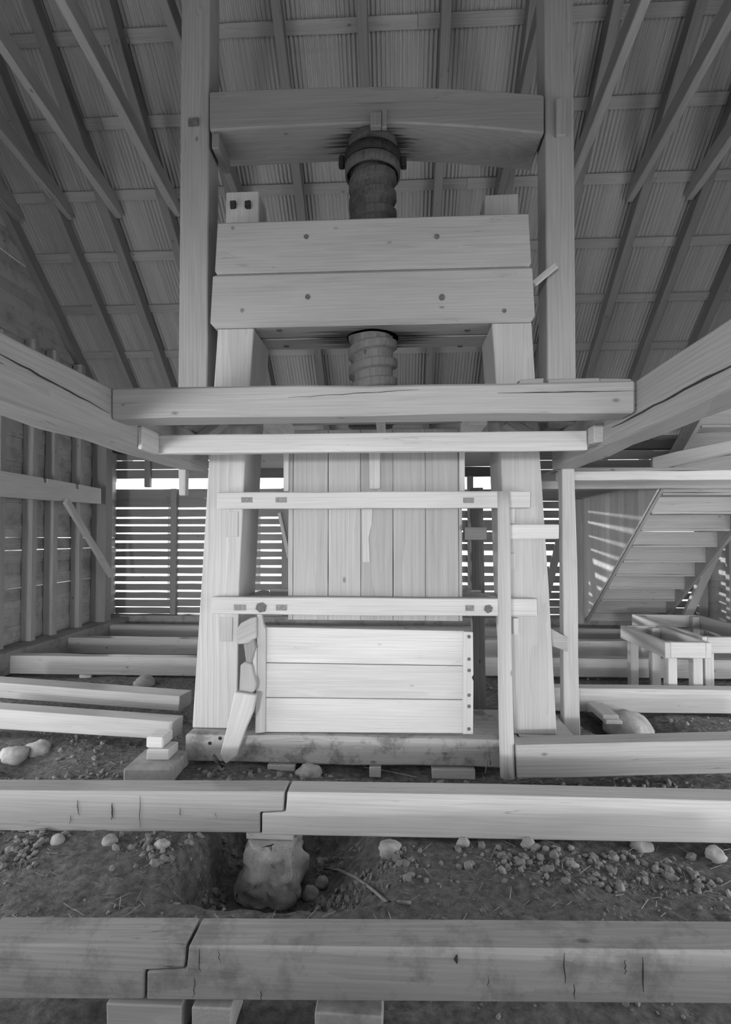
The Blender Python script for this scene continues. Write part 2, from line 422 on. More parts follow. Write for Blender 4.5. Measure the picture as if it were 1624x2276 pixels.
for px in (73, 120, 178):
    p = onx(px, 1200, xs)
    box('stud', XL+.002, XL+.14, p.y-.02, p.y+.085, 0.28, min(roofz(p.y)-.2, 4.3), M_TIMB, wl)
box('corner_post', XL+.002, XL+.24, onx(234, 1200, XL+.24).y, onx(234, 1200, XL+.24).y+.2, .28, roofz(9.0)-.15, M_SLAT, wl)
for y in (6.3, 5.55): box('stud', XL+.002, XL+.14, y, y+.1, .28, 4.2, M_TIMB, wl)
for y in (8.9, 8.1, 7.4, 6.6, 5.8, 5.55): box('stud', XR-.14, XR-.002, y, y+.1, .28, min(roofz(y)-.2, 4.3), M_TIMB, wr)
box('sill', XL+.003, XL+.36, 2.0, YB-.23, 0.03, CAMZ-1.36, M_SILL, wl)
box('sill', XR-.30, XR-.003, 2.0, YB-.23, 0.03, CAMZ-1.36, M_SILL, wr)
# unseen front gable closure, lower edge set to dim light on the upper press
wf = struct(empty('wall_front', (0, YF, 0)))
z = 2.15
while z < roofz(YF)+.1:
    box('board', XL, XR, YF, YF+.02, z, z+.3, M_WALL, wf, 'x', 0, .001); z += .302

# notched rail, brace on the left wall
X0 = -4.62
def yz(name, pix, X, th, mat, parent=None, grain=(0, 1, 0), bevel=.004):
    return prism(name, [onx(x, y, X) for x, y in pix], (-th, 0, 0), mat, parent, grain, bevel)
e = empty('wall_rail', onx(150, 1100, X0), 'short pale notched board fixed high across the studs of the left wall', 'board')
pr = [(-30, 1040), (96.5, 1062), (99, 1073), (104.5, 1074), (105, 1063.5), (168.5, 1075), (170, 1086), (176, 1087), (176, 1076.5), (225, 1086), (225, 1120), (67, 1109), (-30, 1100)]
yz('board', pr, X0, .08, M_NEW, e)
A = onx(138, 1112, X0+.0); B = onx(240, 1278, X0+.0)
tag(beam('diagonal_brace', A+Vector((.05, 0, 0)), B+Vector((.05, 0, 0)), .05, .11, M_PALE), 'thin diagonal wooden brace against the studs of the left wall', 'brace')

# ------------------------------------------------------------------ floor timbers
ZT = CAMZ-1.40      # tops of the joists
def lap(name, label, pixtop, Y, dep, mat, cat='beam'):
    o = fpoly(name, pixtop, Y, dep, mat, None, (1, 0, 0), .006); tag(o, label, cat); return o
Y1 = 1.85
lap('sill_beam', 'nearest floor timber, left piece of the scarf joint at the bottom edge', [(-60, 2099), (200, 2101), (412, 2102), (408, 2153), (320, 2158), (319, 2223), (-60, 2222)], Y1, .142, M_SILL)
lap('sill_beam', 'nearest dusty floor timber, long right piece beyond the scarf joint at the bottom edge', [(419, 2103), (900, 2107), (1300, 2111), (1700, 2115), (1700, 2234), (900, 2228), (325, 2224), (326, 2160), (414, 2155)], Y1, .142, M_SILL)
Y2 = 2.98
lap('sill_beam', 'second floor timber from the bottom, left piece ending at the lapped joint over the stone pier', [(-60, 1757), (300, 1759), (632, 1760), (629, 1803), (577, 1806), (577, 1852), (-60, 1847)], Y2, .145, M_TIMB)
lap('sill_beam', 'second floor timber from the bottom, pale right piece running to the right edge', [(638, 1761), (1100, 1768), (1700, 1783), (1700, 1877), (1100, 1866), (582, 1856), (582, 1808), (635, 1805)], Y2, .145, M_PALE)
# right joists
def joist(label, px0, px1, pyt, Y, mat=M_PALE, Yr=None, h=.215, w=.15, zt=ZT, name='floor_joist'):
    Yr = Yr or Y
    a = P(px0, pyt, Y); b = P(px1, pyt, Yr)
    a.z = b.z = zt-h/2; d = (b-a).normalized(); s = Vector((-d.y, d.x, 0))*w/2
    return tag(beam(name, a+s, b+s, w, h, mat), label, 'beam', 'floor joists')
a = P(1146, 1657, 3.66); b = P(1700, 1645, 3.74)
a.z -= .11; b.z -= .105
tag(beam('floor_joist', a+Vector((0, .08, 0)), b+Vector((0, .08, 0)), .16, .22, M_TIMB), 'squared floor timber on the right starting at the foot of the round pole', 'beam')
joist('broad pale joist on the right passing behind the press over the round stone', 1215, 1720, 1521, 5.15)
joist('joist on the right under the small wooden frame, its lower half in shadow', 1075, 1700, 1459, 6.41)
joist('joist on the right second from the back wall, seen under the frame', 1075, 1640, 1418, 7.5)
joist('rearmost joist on the right below the foot of the stair', 900, 1640, 1394, 8.5, M_TIMB)
joist('third joist from the back on the left, right in front of the shaded stones', -80, 450, 1463, 6.22, M_TIMB)
joist('second joist from the back on the left side', -60, 450, 1422, 7.35, M_TIMB)
joist('rearmost joist on the left near the back slats', 160, 900, 1392, 8.45, M_TIMB)
def stub(label, tl, tr, bl, br, Yl, Yr, w, mat):
    pts = [P(tl[0], tl[1], Yl), P(tr[0], tr[1], Yr), P(br[0], br[1], Yr), P(bl[0], bl[1], Yl)]
    d = (pts[1]-pts[0]).normalized(); s = Vector((-d.y, d.x, 0)).normalized()*w
    return tag(prism('floor_joist', pts, s, mat, None, d, .005), label, 'beam')
stub('short joist on the left, its free end resting on a wooden block and concrete pad', (-60, 1572), (384, 1605), (-60, 1617), (381, 1645), 4.33, 4.10, .16, M_PALE)
stub('short joist stub on the left behind the one on the concrete pad', (-60, 1513), (399, 1548), (-60, 1547), (397, 1581), 5.0, 4.62, .20, M_TIMB)

# pads and blocks
def gblock(name, label, px0, py0, px1, py1, Y, dep, mat, cat, rot=0):
    o = fbox(name, px0, py0, px1, py1, Y, dep, mat, bevel=.008); tag(o, label, cat); return o
yb = 3.72
prism('concrete_pad', [onz(273, 1708, .09), onz(380, 1708, .09), onz(421, 1667, .09), onz(322, 1664, .09)], (0, 0, -.16), M_CONC, None, (1, 0, 0), .012)
tag(bpy.data.objects['concrete_pad'], 'rectangular concrete pad on the earth at left carrying a wooden block', 'pad')
a = onz(325, 1690, .09)
e = empty('support_block', (a.x+.08, a.y+.1, .09), 'stepped pale wooden block on the concrete pad under the joist end', 'block')
zt1 = .165
box('block', a.x, a.x+.16, a.y, a.y+.17, .092, zt1, M_NEW, e, 'x', .006)
box('upper_block', a.x-.015, a.x+.11, a.y+.02, a.y+.19, zt1+.001, .243, M_NEW, e, 'x', .01)
o = box('shade_timber_1', -3, 3, .60, .75, .0, .40, M_SILL, None, 'x'); struct(o)  # unseen timber added behind the camera to shade the nearest beam
# supports of the nearest beam
zb1 = at(300, 2224, Y1)[1]
for px0, px1, lab in ((240, 405, 'pale wooden block under the nearest timber left of its joint'), (430, 515, 'wooden block under the nearest timber right of its joint'), (700, 850, 'stone slab under the nearest timber near the middle')):
    x0 = at(px0, 2240, Y1)[0]; x1 = at(px1, 2240, Y1)[0]
    tag(box('support_block', x0, x1, Y1-.012, Y1+.15, -.06, zb1-.004, M_PALE if px0 < 600 else M_STONE), lab, 'block')
# shim + stone pier in the pit
zb2 = at(600, 1853, Y2)[1]
x0, z0 = at(546, 1866, Y2+.005); x1 = at(651, 1866, Y2)[0]
tag(box('shim_board', x0, x1, Y2+.008, Y2+.16, z0, zb2-.003, M_PALE), 'thin wooden shim between the lapped joint and the stone pier', 'board')
bm = bmesh.new(); bmesh.ops.create_cube(bm, size=2.0); bmesh.ops.subdivide_edges(bm, edges=bm.edges, cuts=14, use_grid_fill=True)
pc = Vector((at(600, 1930, 2.95)[0], 3.05, 0))
ztop = z0-.004; zbot = -.36
for v in bm.verts:
    p = v.co.copy(); t = (p.z+1)/2
    wx = .142+.035*math.sin(t*3.0)-.03*t; wy = .17-.05*t
    q = Vector((p.x*1.3, p.y*1.3, p.z*1.8+2))
    dx = .05*noise.noise(q)+.02*noise.noise(q*3); dy = .06*noise.noise(q+Vector((5, 5, 5)))+.018*noise.noise(q*4)
    rr = 1-.10*abs(p.x)**6*abs(p.y)**6
    zz = zbot+(ztop-zbot)*t
    stp = -.045*(1-sm(.60, .66, t+.08*noise.noise(q*2)))  # broken ledge
    v.co = Vector((pc.x+p.x*wx*rr+dx, pc.y+p.y*wy*rr+dy+(stp if p.y < 0 else 0), zz+(.012*noise.noise(q*5) if t < .98 else 0)))
tag(link_bm('stone_pier', bm, M_STONE, None, (1, 0, 0), True), 'rough broken stone pier standing in the dug pit under the lapped joint', 'stone')

# ------------------------------------------------------------------ long upper beams and cross beams
e = None
xl = at(245, 888, 2.87)[0]; xr = at(1415, 888, 2.87)[0]
zt = at(830, 853, 2.87)[1]; zb = zt-.272
tag(box('long_beam', xl-.20, xl, -1.5, 4.42, zb, zt, M_TIMB, None, 'y', .010, .004), 'heavy squared beam running back along the left side to the press', 'beam')
tag(box('long_beam', xr, xr+.18, -1.5, 4.42, zb, zt, M_TIMB, None, 'y', .010, .004), 'heavy squared beam running back along the right side with a long split', 'beam')
XLB, XRB = xl, xr
tag(box('cross_beam', xl+.002, xr-.006, 2.87, 3.07, at(830, 922, 2.87)[1], zt-.002, M_HEAD, None, 'x', .012, .003), 'long pale squared cross beam between the two long side beams', 'beam')
def split_face(par, pts, w, n):
    pts = [Vector(p) for p in pts]; n = Vector(n); m = len(pts); top = []; lo = []
    for i, p in enumerate(pts):
        t = i/(m-1); ww = w*(.25+math.sin(math.pi*min(1, max(0, t)))*random.uniform(.5, 1.1))
        top.append(p+Vector((0, 0, ww/2))); lo.append(p-Vector((0, 0, ww/2)))
    prism('split', top+lo[::-1], n*.0015, M_CRACK, par, (0, 1, 0), 0)
lbs = [o for o in bpy.data.objects if o.name.startswith('long_beam')]; lbL, lbR = sorted(lbs, key=lambda q: q.location.x)
def wander(a, b, n, amp): return [(a[0]+(b[0]-a[0])*i/n, a[1]+(b[1]-a[1])*i/n+random.uniform(-amp, amp)) for i in range(n+1)]
split_face(lbR, [onx(x, y, XRB-.004) for x, y in wander((1360, 950), (1680, 784), 14, 1.6)], .012, (-1, 0, 0))
split_face(lbL, [onx(x, y, XLB+.004) for x, y in wander((-20, 776), (243, 918), 12, 1.6)], .006, (1, 0, 0))
cbm = bpy.data.objects['cross_beam']
split_face(cbm, [P(x, y, 2.866) for x, y in wander((1105, 874), (1412, 869), 12, .8)], .004, (0, -1, 0))
split_face(cbm, [P(x, y, 2.866) for x, y in wander((640, 884), (930, 866), 12, .8)], .0025, (0, -1, 0))
Y3 = 3.42
zt3, zb3 = at(830, 962, Y3)[1], at(830, 1004, Y3)[1]
xa, xb = XLB+.004, at(1322, 980, Y3)[0]
tag(box('cross_board', xa, XRB-.065, Y3, Y3+.055, zb3, zt3, M_NEW, None, 'x', .004, .002), 'lower pale cross board just under the squared cross beam', 'board')
for px, lab in ((0, 'small wooden cleat on the inner face of the left side beam'), (1, 'small split wooden cleat on the inner face of the right side beam')):
    if px == 0: o = box('cleat', XLB+.001, XLB+.03, Y3-.24, Y3-.006, zb3-.01, zt3+.01, M_PALE, None, 'y')
    else: o = box('cleat', XRB-.06, XRB-.001, Y3-.10, Y3+.12, zb3+.03, zt3+.02, M_PALE, None, 'y')
    tag(o, lab, 'block')
# loose boards on the cross beam at right
for px0, px1, t, lab in ((1152, 1206, .03, 'short board end lying on the cross beam beside the right press post'), (1216, 1330, .028, 'weathered board lying on the cross beam in front of the right tall post'), (1331, 1400, .024, 'short broken board on the right end of the cross beam')):
    x0 = at(px0, 845, 2.95)[0]; x1 = at(px1, 845, 2.95)[0]
    tag(box('loose_board', x0, x1, 2.93, 3.05, zt+.001, zt+.001+t, M_TIMB, None, 'x', .004, .004), lab, 'board')
# platform planks on the side beams
ys = 3.08
plat = empty('platform', (0, 3.5, zt), 'planked platform lying on the two side beams behind the cross beam', 'platform')
while ys < 3.9:
    wdt = random.uniform(.13, .17); 
    box('plank', XLB-.12, XRB+.12, ys, min(ys+wdt-.004, 3.955), zt+.010, zt+.038, M_TIMB, plat, 'x', .002, .002); ys += wdt
for px, lab in ((606, 'thick'), (845, 'thin'), (1062, 'thick')):
    ww = .11 if lab == 'thick' else .05
    x = at(px, 940, 3.5)[0]
    box('platform_bearer', x-ww/2, x+ww/2, 3.48, 3.97, zt-.10, zt+.009, M_PALE, plat, 'y')
# knee braces behind the cross board
for (a, b, lab) in ((P(498, 936, 3.7), P(428, 990, 3.7), 'curved knee brace left of the press above the lower cross board'), (P(1125, 938, 3.7), P(1215, 990, 3.7), 'diagonal knee brace right of the press above the lower cross board')):
    tag(beam('knee_brace', a, b, .06, .11, M_TIMB, None, (0, 1, 0)), lab, 'brace')

# ------------------------------------------------------------------ tall posts and top beam
YT = 4.10
zf = at(430, 1000, YT)[1]; ztp = roofz(4.34)-.30
for px0, px1, lab in ((399, 462, 'tall square wooden post left of the press rising to the roof'), (1213, 1277, 'tall square wooden post right of the press with a peg near the top')):
    x0 = at(px0, 500, YT)[0]; x1 = at(px1, 500, YT)[0]
    e = empty('tall_post', ((x0+x1)/2, YT+.12, zt), lab, 'post')
    box('post', x0, x1, YT, YT+.24, zt+.002, ztp, M_TIMB, e, 'z', .008, .0015)
    if px0 > 1000:
        fbox('peg', 1236, 218, 1257, 300, YT-.035, .034, M_TIMB, e, 'z')
    else:
        fbox('peg', 418, 262, 441, 280, YT-.008, .007, M_DARKPEG, e, 'z', bevel=0)
def arc_beam(name, top, bot, Y, dep, mat, parent):
    n = len(top); vs = [P(x, y, Y) for x, y in top]+[P(x, y, Y) for x, y in bot]
    vs += [v+Vector((0, dep, 0)) for v in vs]
    m = 2*n; fs = []
    for i in range(n-1):
        fs += [(i, i+1, n+i+1, n+i), (m+i, m+n+i, m+n+i+1, m+i+1), (i, m+i, m+i+1, i+1), (n+i, n+i+1, m+n+i+1, m+n+i)]
    fs += [(0, n, m+n, m), (n-1, m+n-1, m+2*n-1, 2*n-1)]
    return finish(name, vs, fs, mat, parent, (1, 0, 0), .012)
YTB = 4.07
tb = empty('top_beam', P(830, 280, YTB+.2), 'massive cambered top beam between the tall posts holding the screw', 'beam')
xs = [465, 560, 660, 760, 830, 900, 1000, 1100, 1209]
tops = [203, 198, 194, 191, 190, 191, 195, 201, 209]; bots = [289, 284, 279, 274, 272, 273, 278, 285, 296]
arc_beam('beam', list(zip(xs, tops)), list(zip(xs, bots)), YTB, .43, M_TOPST, tb)
fbox('wedge', 823, 248, 847, 280, YTB-.05, .049, M_RAFT, tb, 'z')
fbox('wedge', 848, 240, 859, 282, YTB-.04, .039, M_RAFT, tb, 'z')
fbox('tenon_block', 470, 296, 486, 330, YTB+.02, .3, M_RAFT, tb, 'y')

# ------------------------------------------------------------------ the screw
YS = 4.29; XS = at(828, 500, YS)[0]; R0 = .160
scr = empty('press_screw', (XS, YS, zt+.1), 'thick dark wooden press screw with a broad spiral thread through the head beams', 'screw')
def lathe_thread(z0, z1, r, dr, pitch, seg=72, dz=.008):
    bm = bmesh.new(); n = int((z1-z0)/dz); rows = []
    for j in range(n+1):
        z = z0+(z1-z0)*j/n; row = []
        for i in range(seg):
            a = 2*math.pi*i/seg; ph = ((z/pitch)-i/seg) % 1.0
            k = sm(.0, .06, ph)*(1-sm(.47, .56, ph))
            rr = r+dr*k+.004*noise.noise(Vector((math.cos(a)*4, math.sin(a)*4, z*5)))+.002*noise.noise(Vector((math.cos(a)*20, math.sin(a)*20, z*4)))
            row.append(bm.verts.new((XS+rr*math.cos(a), YS+rr*math.sin(a), z)))
        rows.append(row)
    for j in range(n):
        for i in range(seg):
            k = (i+1) % seg; bm.faces.new((rows[j][i], rows[j][k], rows[j+1][k], rows[j+1][i]))
    bm.faces.new(rows[0][::-1]); bm.faces.new(rows[-1]); return bm
zH0 = at(830, 736, 4.0)[1]  # underside of head
zH1 = at(830, 483, 4.0)[1]
zsoff = at(830, 272, YTB)[1]
link_bm('lower_shaft', lathe_thread(zt+.06, zH0+.2, R0, .034, .150), M_SCREWL, scr, (0, 0, 1), True)
link_bm('upper_shaft', lathe_thread(zH0+.201, zsoff-.23, R0, .032, .150), M_SCREW, scr, (0, 0, 1), True)
def ring(name, prof, mat, parent, seg=64, wob=.003, c=None, grain=(0, 0, 1)):
    cx, cy = c or (XS, YS)
    bm = bmesh.new(); rows = []
    for r, z in prof:
        rows.append([bm.verts.new((cx+(r+wob*noise.noise(Vector((math.cos(6.283*i/seg)*3, math.sin(6.283*i/seg)*3, z*9))))*math.cos(6.2831853*i/seg), cy+(r)*math.sin(6.2831853*i/seg), z)) for i in range(seg)])
    for j in range(len(rows)):
        A = rows[j]; B = rows[(j+1) % len(rows)]
        for i in range(seg):
            k = (i+1) % seg; bm.faces.new((A[i], A[k], B[k], B[i]))
    bmesh.ops.recalc_face_normals(bm, faces=bm.faces)
    return link_bm(name, bm, mat, parent, grain, True)
zc = zsoff
link_bm('head_plug', lathe_thread(zc-.229, zc-.002, .195, .003, .06), M_SCREW, scr, (0, 0, 1), True)
ring('iron_collar', [(.202, zc-.19), (.228, zc-.19), (.228, zc-.115), (.202, zc-.115)], M_IRON, scr)
ring('wooden_rim', [(.204, zc-.285), (.222, zc-.28), (.226, zc-.205), (.212, zc-.193), (.204, zc-.193)], M_SCREW, scr)
for sx, dz in ((-1, -.20), (1, -.22)):
    box('collar_lug', XS+sx*.250-.024, XS+sx*.250+.024, YS-.05, YS+.02, zc+dz, zc+dz+.085, M_IRON, scr, 'z', .01)

# ------------------------------------------------------------------ the press frame
YP = 4.0
press = empty('timber_press', (XS, YP+.25, .2), 'tall tapering timber press frame of two leaning posts with a heavy double head', 'press')
# head: front and back pairs of beams bitten out round the screw
def head(name, pxl, pxr, zlo, zhi, y0, y1, mat, ch, front=True, dl=.0):
    xl_, xr_ = at(pxl, 600, YP)[0], at(pxr, 600, YP)[0]
    rb = .206; lv = [(zlo, ch), (zlo+ch, 0), (zhi-ch*.8, 0), (zhi, ch*.8)]
    def outline(c, z):
        t = (z-zlo)/(zhi-zlo); a = dl*t
        yf = y0+(c if front else 0); yk = y1-(0 if front else c)
        pts = []
        arc = []
        if front:
            half = math.sqrt(max(0, rb**2-(y1-YS)**2)); a0 = math.atan2(y1-YS, -half); 
            th0 = math.pi-math.asin((y1-YS)/rb); th1 = 2*math.pi+math.asin((y1-YS)/rb)
            for i in range(19):
                th = th0+(th1-th0)*i/18; arc.append((XS+rb*math.cos(th), YS+rb*math.sin(th)))
            # path: front-left, front-right, back-right, arc from right to left, back-left
            pts = [(xl_+c+a, yf), (xr_-c-a, yf), (xr_-c-a, y1)]+arc[::-1]+[(xl_+c+a, y1)]
        else:
            th0 = math.asin((y0-YS)/rb); th1 = math.pi-math.asin((y0-YS)/rb)
            for i in range(19):
                th = th0+(th1-th0)*i/18; arc.append((XS+rb*math.cos(th), YS+rb*math.sin(th)))
            pts = [(xl_+c+a, y0)]+arc[::-1]+[(xr_-c-a, y0), (xr_-c-a, yk), (xl_+c+a, yk)]
        return [(x, y, z) for x, y in pts]
    vs = []; fs = []
    for z, c in lv: vs += outline(c, z)
    n = len(vs)//4
    for j in range(3):
        for i in range(n):
            k = (i+1) % n; fs.append((j*n+i, j*n+k, (j+1)*n+k, (j+1)*n+i))
    fs += [tuple(range(n)), tuple(range(4*n-1, 3*n-1, -1))]
    bm = bmesh.new(); V = [bm.verts.new(v) for v in vs]
    for f in fs: bm.faces.new([V[i] for i in f])
    bmesh.ops.triangulate(bm, faces=[f for f in bm.faces if len(f.verts) > 4])
    bmesh.ops.recalc_face_normals(bm, faces=bm.faces)
    return link_bm(name, bm, mat, press, (1, 0, 0))
zA = at(830, 721, YP)[1]; zBm = at(830, 600, YP)[1]; zCt = at(830, 484, YP)[1]
hb1 = head('head_beam', 469, 1187, zA, zBm-.002, YP-.012, YP+.235, M_HEADST, .030, True, .02)
hb2 = head('head_beam', 478, 1180, zBm+.002, zCt, YP-.005, YP+.235, M_HEAD, .016, True, .02)
head('head_beam', 469, 1187, zA, zBm-.002, YP+.275, YP+.52, M_HEADST, .012, False, .02)
head('head_beam', 478, 1180, zBm+.002, zCt, YP+.275, YP+.52, M_PALE, .012, False, .02)
for px, py, r, m in ((680, 526, 6, 0), (970, 526, 6, 0), (684, 660, 6.5, 1), (982, 661, 7.5, 1), (538, 690, 5, 0), (1120, 691, 5, 0), (517, 507, 4, 0)):
    peg('peg', P(px, py, YP-.006 if py < 600 else YP-.011), r*YP/F, .004, M_DARKPEG if px not in (538, 517) else M_PEG, hb2 if py < 600 else hb1, 8)
for px, py in ((620, 734), (1038, 734), (636, 769), (1022, 769)):
    v = onz(px, py, zA); peg('peg', v, .024, .004, M_DARKPEG, hb1, 8, (0, 0, -1))
# posts: tapered, following the photographed lean
def post(side):
    if side < 0: prof = [(1617, 427, 526), (1305, 447, 531), (1005, 465, 545), (725, 484, 564)]
    else: prof = [(1612, 1143, 1237), (1300, 1122, 1219), (1005, 1113, 1199), (725, 1093, 1181)]
    y0 = YP+.02; y1 = YP+.50; vs = []
    for py, a, b in prof:
        zz = P(830, py, y0).z
        if py == 725: zz = zA-.002
        if py > 1600: zz = 1.65-1.43
        xa, xb = at(a, py, y0)[0], at(b, py, y0)[0]
        vs += [(xa, y0, zz), (xb, y0, zz), (xb, y1, zz), (xa, y1, zz)]
    fs = []
    for j in range(3):
        for k in range(4): q = (k+1) % 4; fs.append((j*4+k, j*4+q, (j+1)*4+q, (j+1)*4+k))
    fs += [(0, 1, 2, 3), (15, 14, 13, 12)]
    return finish('press_post', vs, fs, M_PINE if side < 0 else M_PALE, press, (0, 0, 1), .006)
pl = post(-1); prr = post(1)
# tongues of the posts above the head, bolts
zt0 = zCt+.002
def tongue(px0, px1, py, mat):
    x0, z1 = at(px0, py, YP+.12); x1 = at(px1, py, YP+.12)[0]
    return box('post_tongue', x0, x1, YP+.12, YP+.38, zt0, z1, mat, press, 'z', .008, .003)
tg = tongue(501, 575, 426, M_PALE); tongue(1076, 1152, 432, M_TIMB)
for px in (519, 552):
    p = P(px, 457, YP+.118); box('bolt', p.x-.022, p.x+.022, p.y-.03, p.y, p.z-.03, p.z+.025, M_IRON, tg, 'y', .004)
# foot beam
zF = 1.65-1.43
x0 = at(411, 1650, 3.90)[0]; x1 = at(1160, 1650, 3.90)[0]
box('foot_beam', x0, x1, 3.90, 4.6, zF-.20, zF-.002, M_DIRTY, press, 'x', .012, .005)
xq = at(1252, 1625, 4.28)[0]
box('foot_block', x1+.004, xq, 4.0, 4.6, zF-.14, zF-.002, M_PALE, press, 'x', .008)
p = P(489, 1641, 3.899); peg('peg', p, .014, .003, M_IRON, press, 6); p = P(466, 1652, 3.899); peg('peg', p, .013, .003, M_IRON, press, 6)
# front rails
def rail(px0, px1, py0, py1, Y, pegs, tens):
    r = fbox('front_rail', px0, py0, px1, py1, Y, YP+.018-Y, M_NEW, press, 'x', bevel=.006)
    for px, py, rr in pegs: peg('peg', P(px, py, Y-.001), rr*Y/F, .006, M_DARKPEG, r, 6)
    for a, b, c, d in tens: fbox('tenon_end', a, b, c, d, Y-.003, .0028, M_PEG, r, 'x', bevel=0, jit=0)
    return r
rail(482, 1178, 1093, 1130, YP-.07, [], [(536, 1105, 561, 1117), (612, 1105, 637, 1117), (1029, 1106, 1053, 1118)])
rail(470, 1193, 1329, 1368, YP-.07, [(580, 1350, 12), (1085, 1353, 10)], [(520, 1344, 545, 1357), (613, 1344, 637, 1357), (1034, 1345, 1053, 1358)])
# side rails seen beyond the lower front rail
for s in (-1, 1):
    xx = XS+s*.80
    box('side_rail', xx-.09, xx+.09, YP+.55, YP+.66, at(830, 1330, YP+.55)[1], at(830, 1311, YP+.55)[1], M_PALE, press, 'x', .004)
a = P(545, 1338, YP+.1); b = P(590, 1318, YP+.6); beam('side_rail', a, b, .07, .05, M_PALE, press)
a = P(1100, 1332, YP+.1); b = P(1050, 1320, YP+.6); beam('side_rail', a, b, .05, .05, M_PALE, press)
# blocks let into the posts
fbox('mortise_block', 501, 1137, 528, 1193, YP+.012, .012, M_PALE, pl, 'z', bevel=.002)
fbox('mortise_block', 487, 1372, 515, 1426, YP+.012, .012, M_PALE, pl, 'z', bevel=.002)
fbox('mortise_block', 1134, 1230, 1145, 1266, YP+.0, .02, M_PALE, prr, 'z', bevel=.002)
fbox('mortise_block', 1141, 1374, 1152, 1411, YP-.02, .038, M_NEW, prr, 'z', bevel=.002)
fbox('mortise_block', 1133, 1130, 1144, 1164, YP-.0, .02, M_NEW, prr, 'z', bevel=.002)
# horizontal bars through the right post
tag(fbox('latch_bar', 1131, 1166, 1242, 1198, YP-.06, .075, M_NEW, None, 'x'), 'short horizontal bar across the right press post touching the slim post', 'bar')
tag(fbox('latch_block', 1031, 1172, 1082, 1200, YP+.2, .08, M_RAFT, None, 'x'), 'short dark wooden block left of the right press post', 'block')

# plank door of the press box
dr = empty('plank_door', P(830, 1380, YP+.06), 'tall door of vertical pine planks filling the middle of the press frame', 'door')
sx = [640, 651, 729, 801, 873, 945, 1019, 1027]
ztd = zt+.0-.005
for i, (a, b) in enumerate(zip(sx[:-1], sx[1:])):
    xa = at(a, 1200, YP+.06)[0]; xb = at(b, 1200, YP+.06)[0]
    box('plank', xa+.0015, xb-.0015, YP+.06, YP+.10, P(830, 1379, YP+.06).z, ztd, M_DOOR, dr, 'z', .003, .001)
box('backing', at(660, 1200, YP+.12)[0], at(1010, 1200, YP+.12)[0], YP+.103, YP+.125, P(830, 1372, YP+.1).z, ztd-.02, M_BROWN, dr, 'z')  # unseen, added to keep back light out of the plank seams
fbox('batten', 820, 1000, 845, 1087, YP+.035, .024, M_PALE, dr, 'z')
fbox('batten', 1021, 1000, 1033, 1092, YP+.04, .019, M_PALE, dr, 'z'); fbox('batten', 630, 1000, 642, 1092, YP+.04, .019, M_PALE, dr, 'z')
fpoly('patch_strip', [(804, 1131), (828, 1131), (826, 1165), (819, 1195), (822, 1250), (805, 1250)], YP+.052, .007, M_PALE, dr, (0, 0, 1), .002)

# lower panel of three boards with cleats
YQ = 3.93
pn = empty('plank_panel', P(810, 1630, YQ+.02), 'pale panel of three horizontal boards with end cleats leaning on the press foot', 'panel')
tl, tr, bl, br = (590, 1394), (1032, 1403), (586, 1627), (1030, 1630)
def lerp2(a, b, t): return (a[0]+(b[0]-a[0])*t, a[1]+(b[1]-a[1])*t)
for t0, t1 in ((0, .336), (.343, .668), (.675, 1.0)):
    q = [lerp2(tl, bl, t0), lerp2(tr, br, t0), lerp2(tr, br, t1), lerp2(tl, bl, t1)]
    ps = [P(x, y, YQ+.03) for x, y in q]
    prism('board', ps, (0, .04, 0), M_NEW, pn, (1, 0, 0), .003)
fpoly('cleat', [(571, 1366), (581, 1366), (585, 1388), (590, 1398), (588, 1628), (567, 1630)], YQ, .045, M_PALE, pn, (0, 0, 1), .003)
ck = fpoly('cleat', [(1030, 1404), (1051, 1405), (1052, 1500), (1048, 1506), (1052, 1514), (1051, 1632), (1028, 1632)], YQ-.012, .041, M_NEW, pn, (0, 0, 1), .004)
for py in (1415, 1465, 1490, 1545, 1570, 1620): peg('nail', P(1042, py, YQ-.012), .014, .002, M_DARKPEG, ck, 6)

# round pole in front, slim post at right, dark post behind
def pole(name, A, B, r0, r1, mat, seg=14):
    A = Vector(A); B = Vector(B); bm = bmesh.new(); rows = []; g = (B-A).normalized(); a = g.cross(Vector((0, 1, 0))).normalized(); b = g.cross(a); n = 14
    for j in range(n+1):
        t = j/n; c = A.lerp(B, t)+a*.006*math.sin(t*5); r = r0+(r1-r0)*t
        rows.append([bm.verts.new(c+(a*math.cos(6.2831853*i/seg)+b*math.sin(6.2831853*i/seg))*r*(1.0+.10*max(0, abs(math.cos(2*6.2831853*i/seg+.8))-.5))) for i in range(seg)])
    for j in range(n):
        for i in range(seg): k = (i+1) % seg; bm.faces.new((rows[j][i], rows[j][k], rows[j+1][k], rows[j+1][i]))
    bm.faces.new(rows[0][::-1]); bm.faces.new(rows[-1]); bmesh.ops.recalc_face_normals(bm, faces=bm.faces)
    return link_bm(name, bm, mat, None, g, True)
pb = P(1128, 1727, 3.70); ptp = P(1116, 1093, 3.80)
tag(pole('round_pole', pb, ptp, .049, .040, M_PALE), 'round peeled pole standing in front of the right press post', 'pole')
a = P(1268, 1640, 4.40); b = P(1258, 1048, 4.40); a.z = gz(a.x, a.y)-.03; b.z = zb-.003
tag(beam('slim_post', a, b, .125, .10, M_PALE, None, (0, 1, 0), w2=.10), 'slim squared post standing right of the press under the right side beam', 'post')
a = P(1064, 1555, 5.35); b = P(1058, 1085, 5.35); a.z = gz(a.x, 5.35)-.03; 
tag(beam('dark_post', a, b, .12, .12, M_BROWN, None, (0, 1, 0)), 'dark brown square post behind the press between door and right press post', 'post')
A = P(1224, 1415, 4.33); B = P(1262, 1432, 4.33)
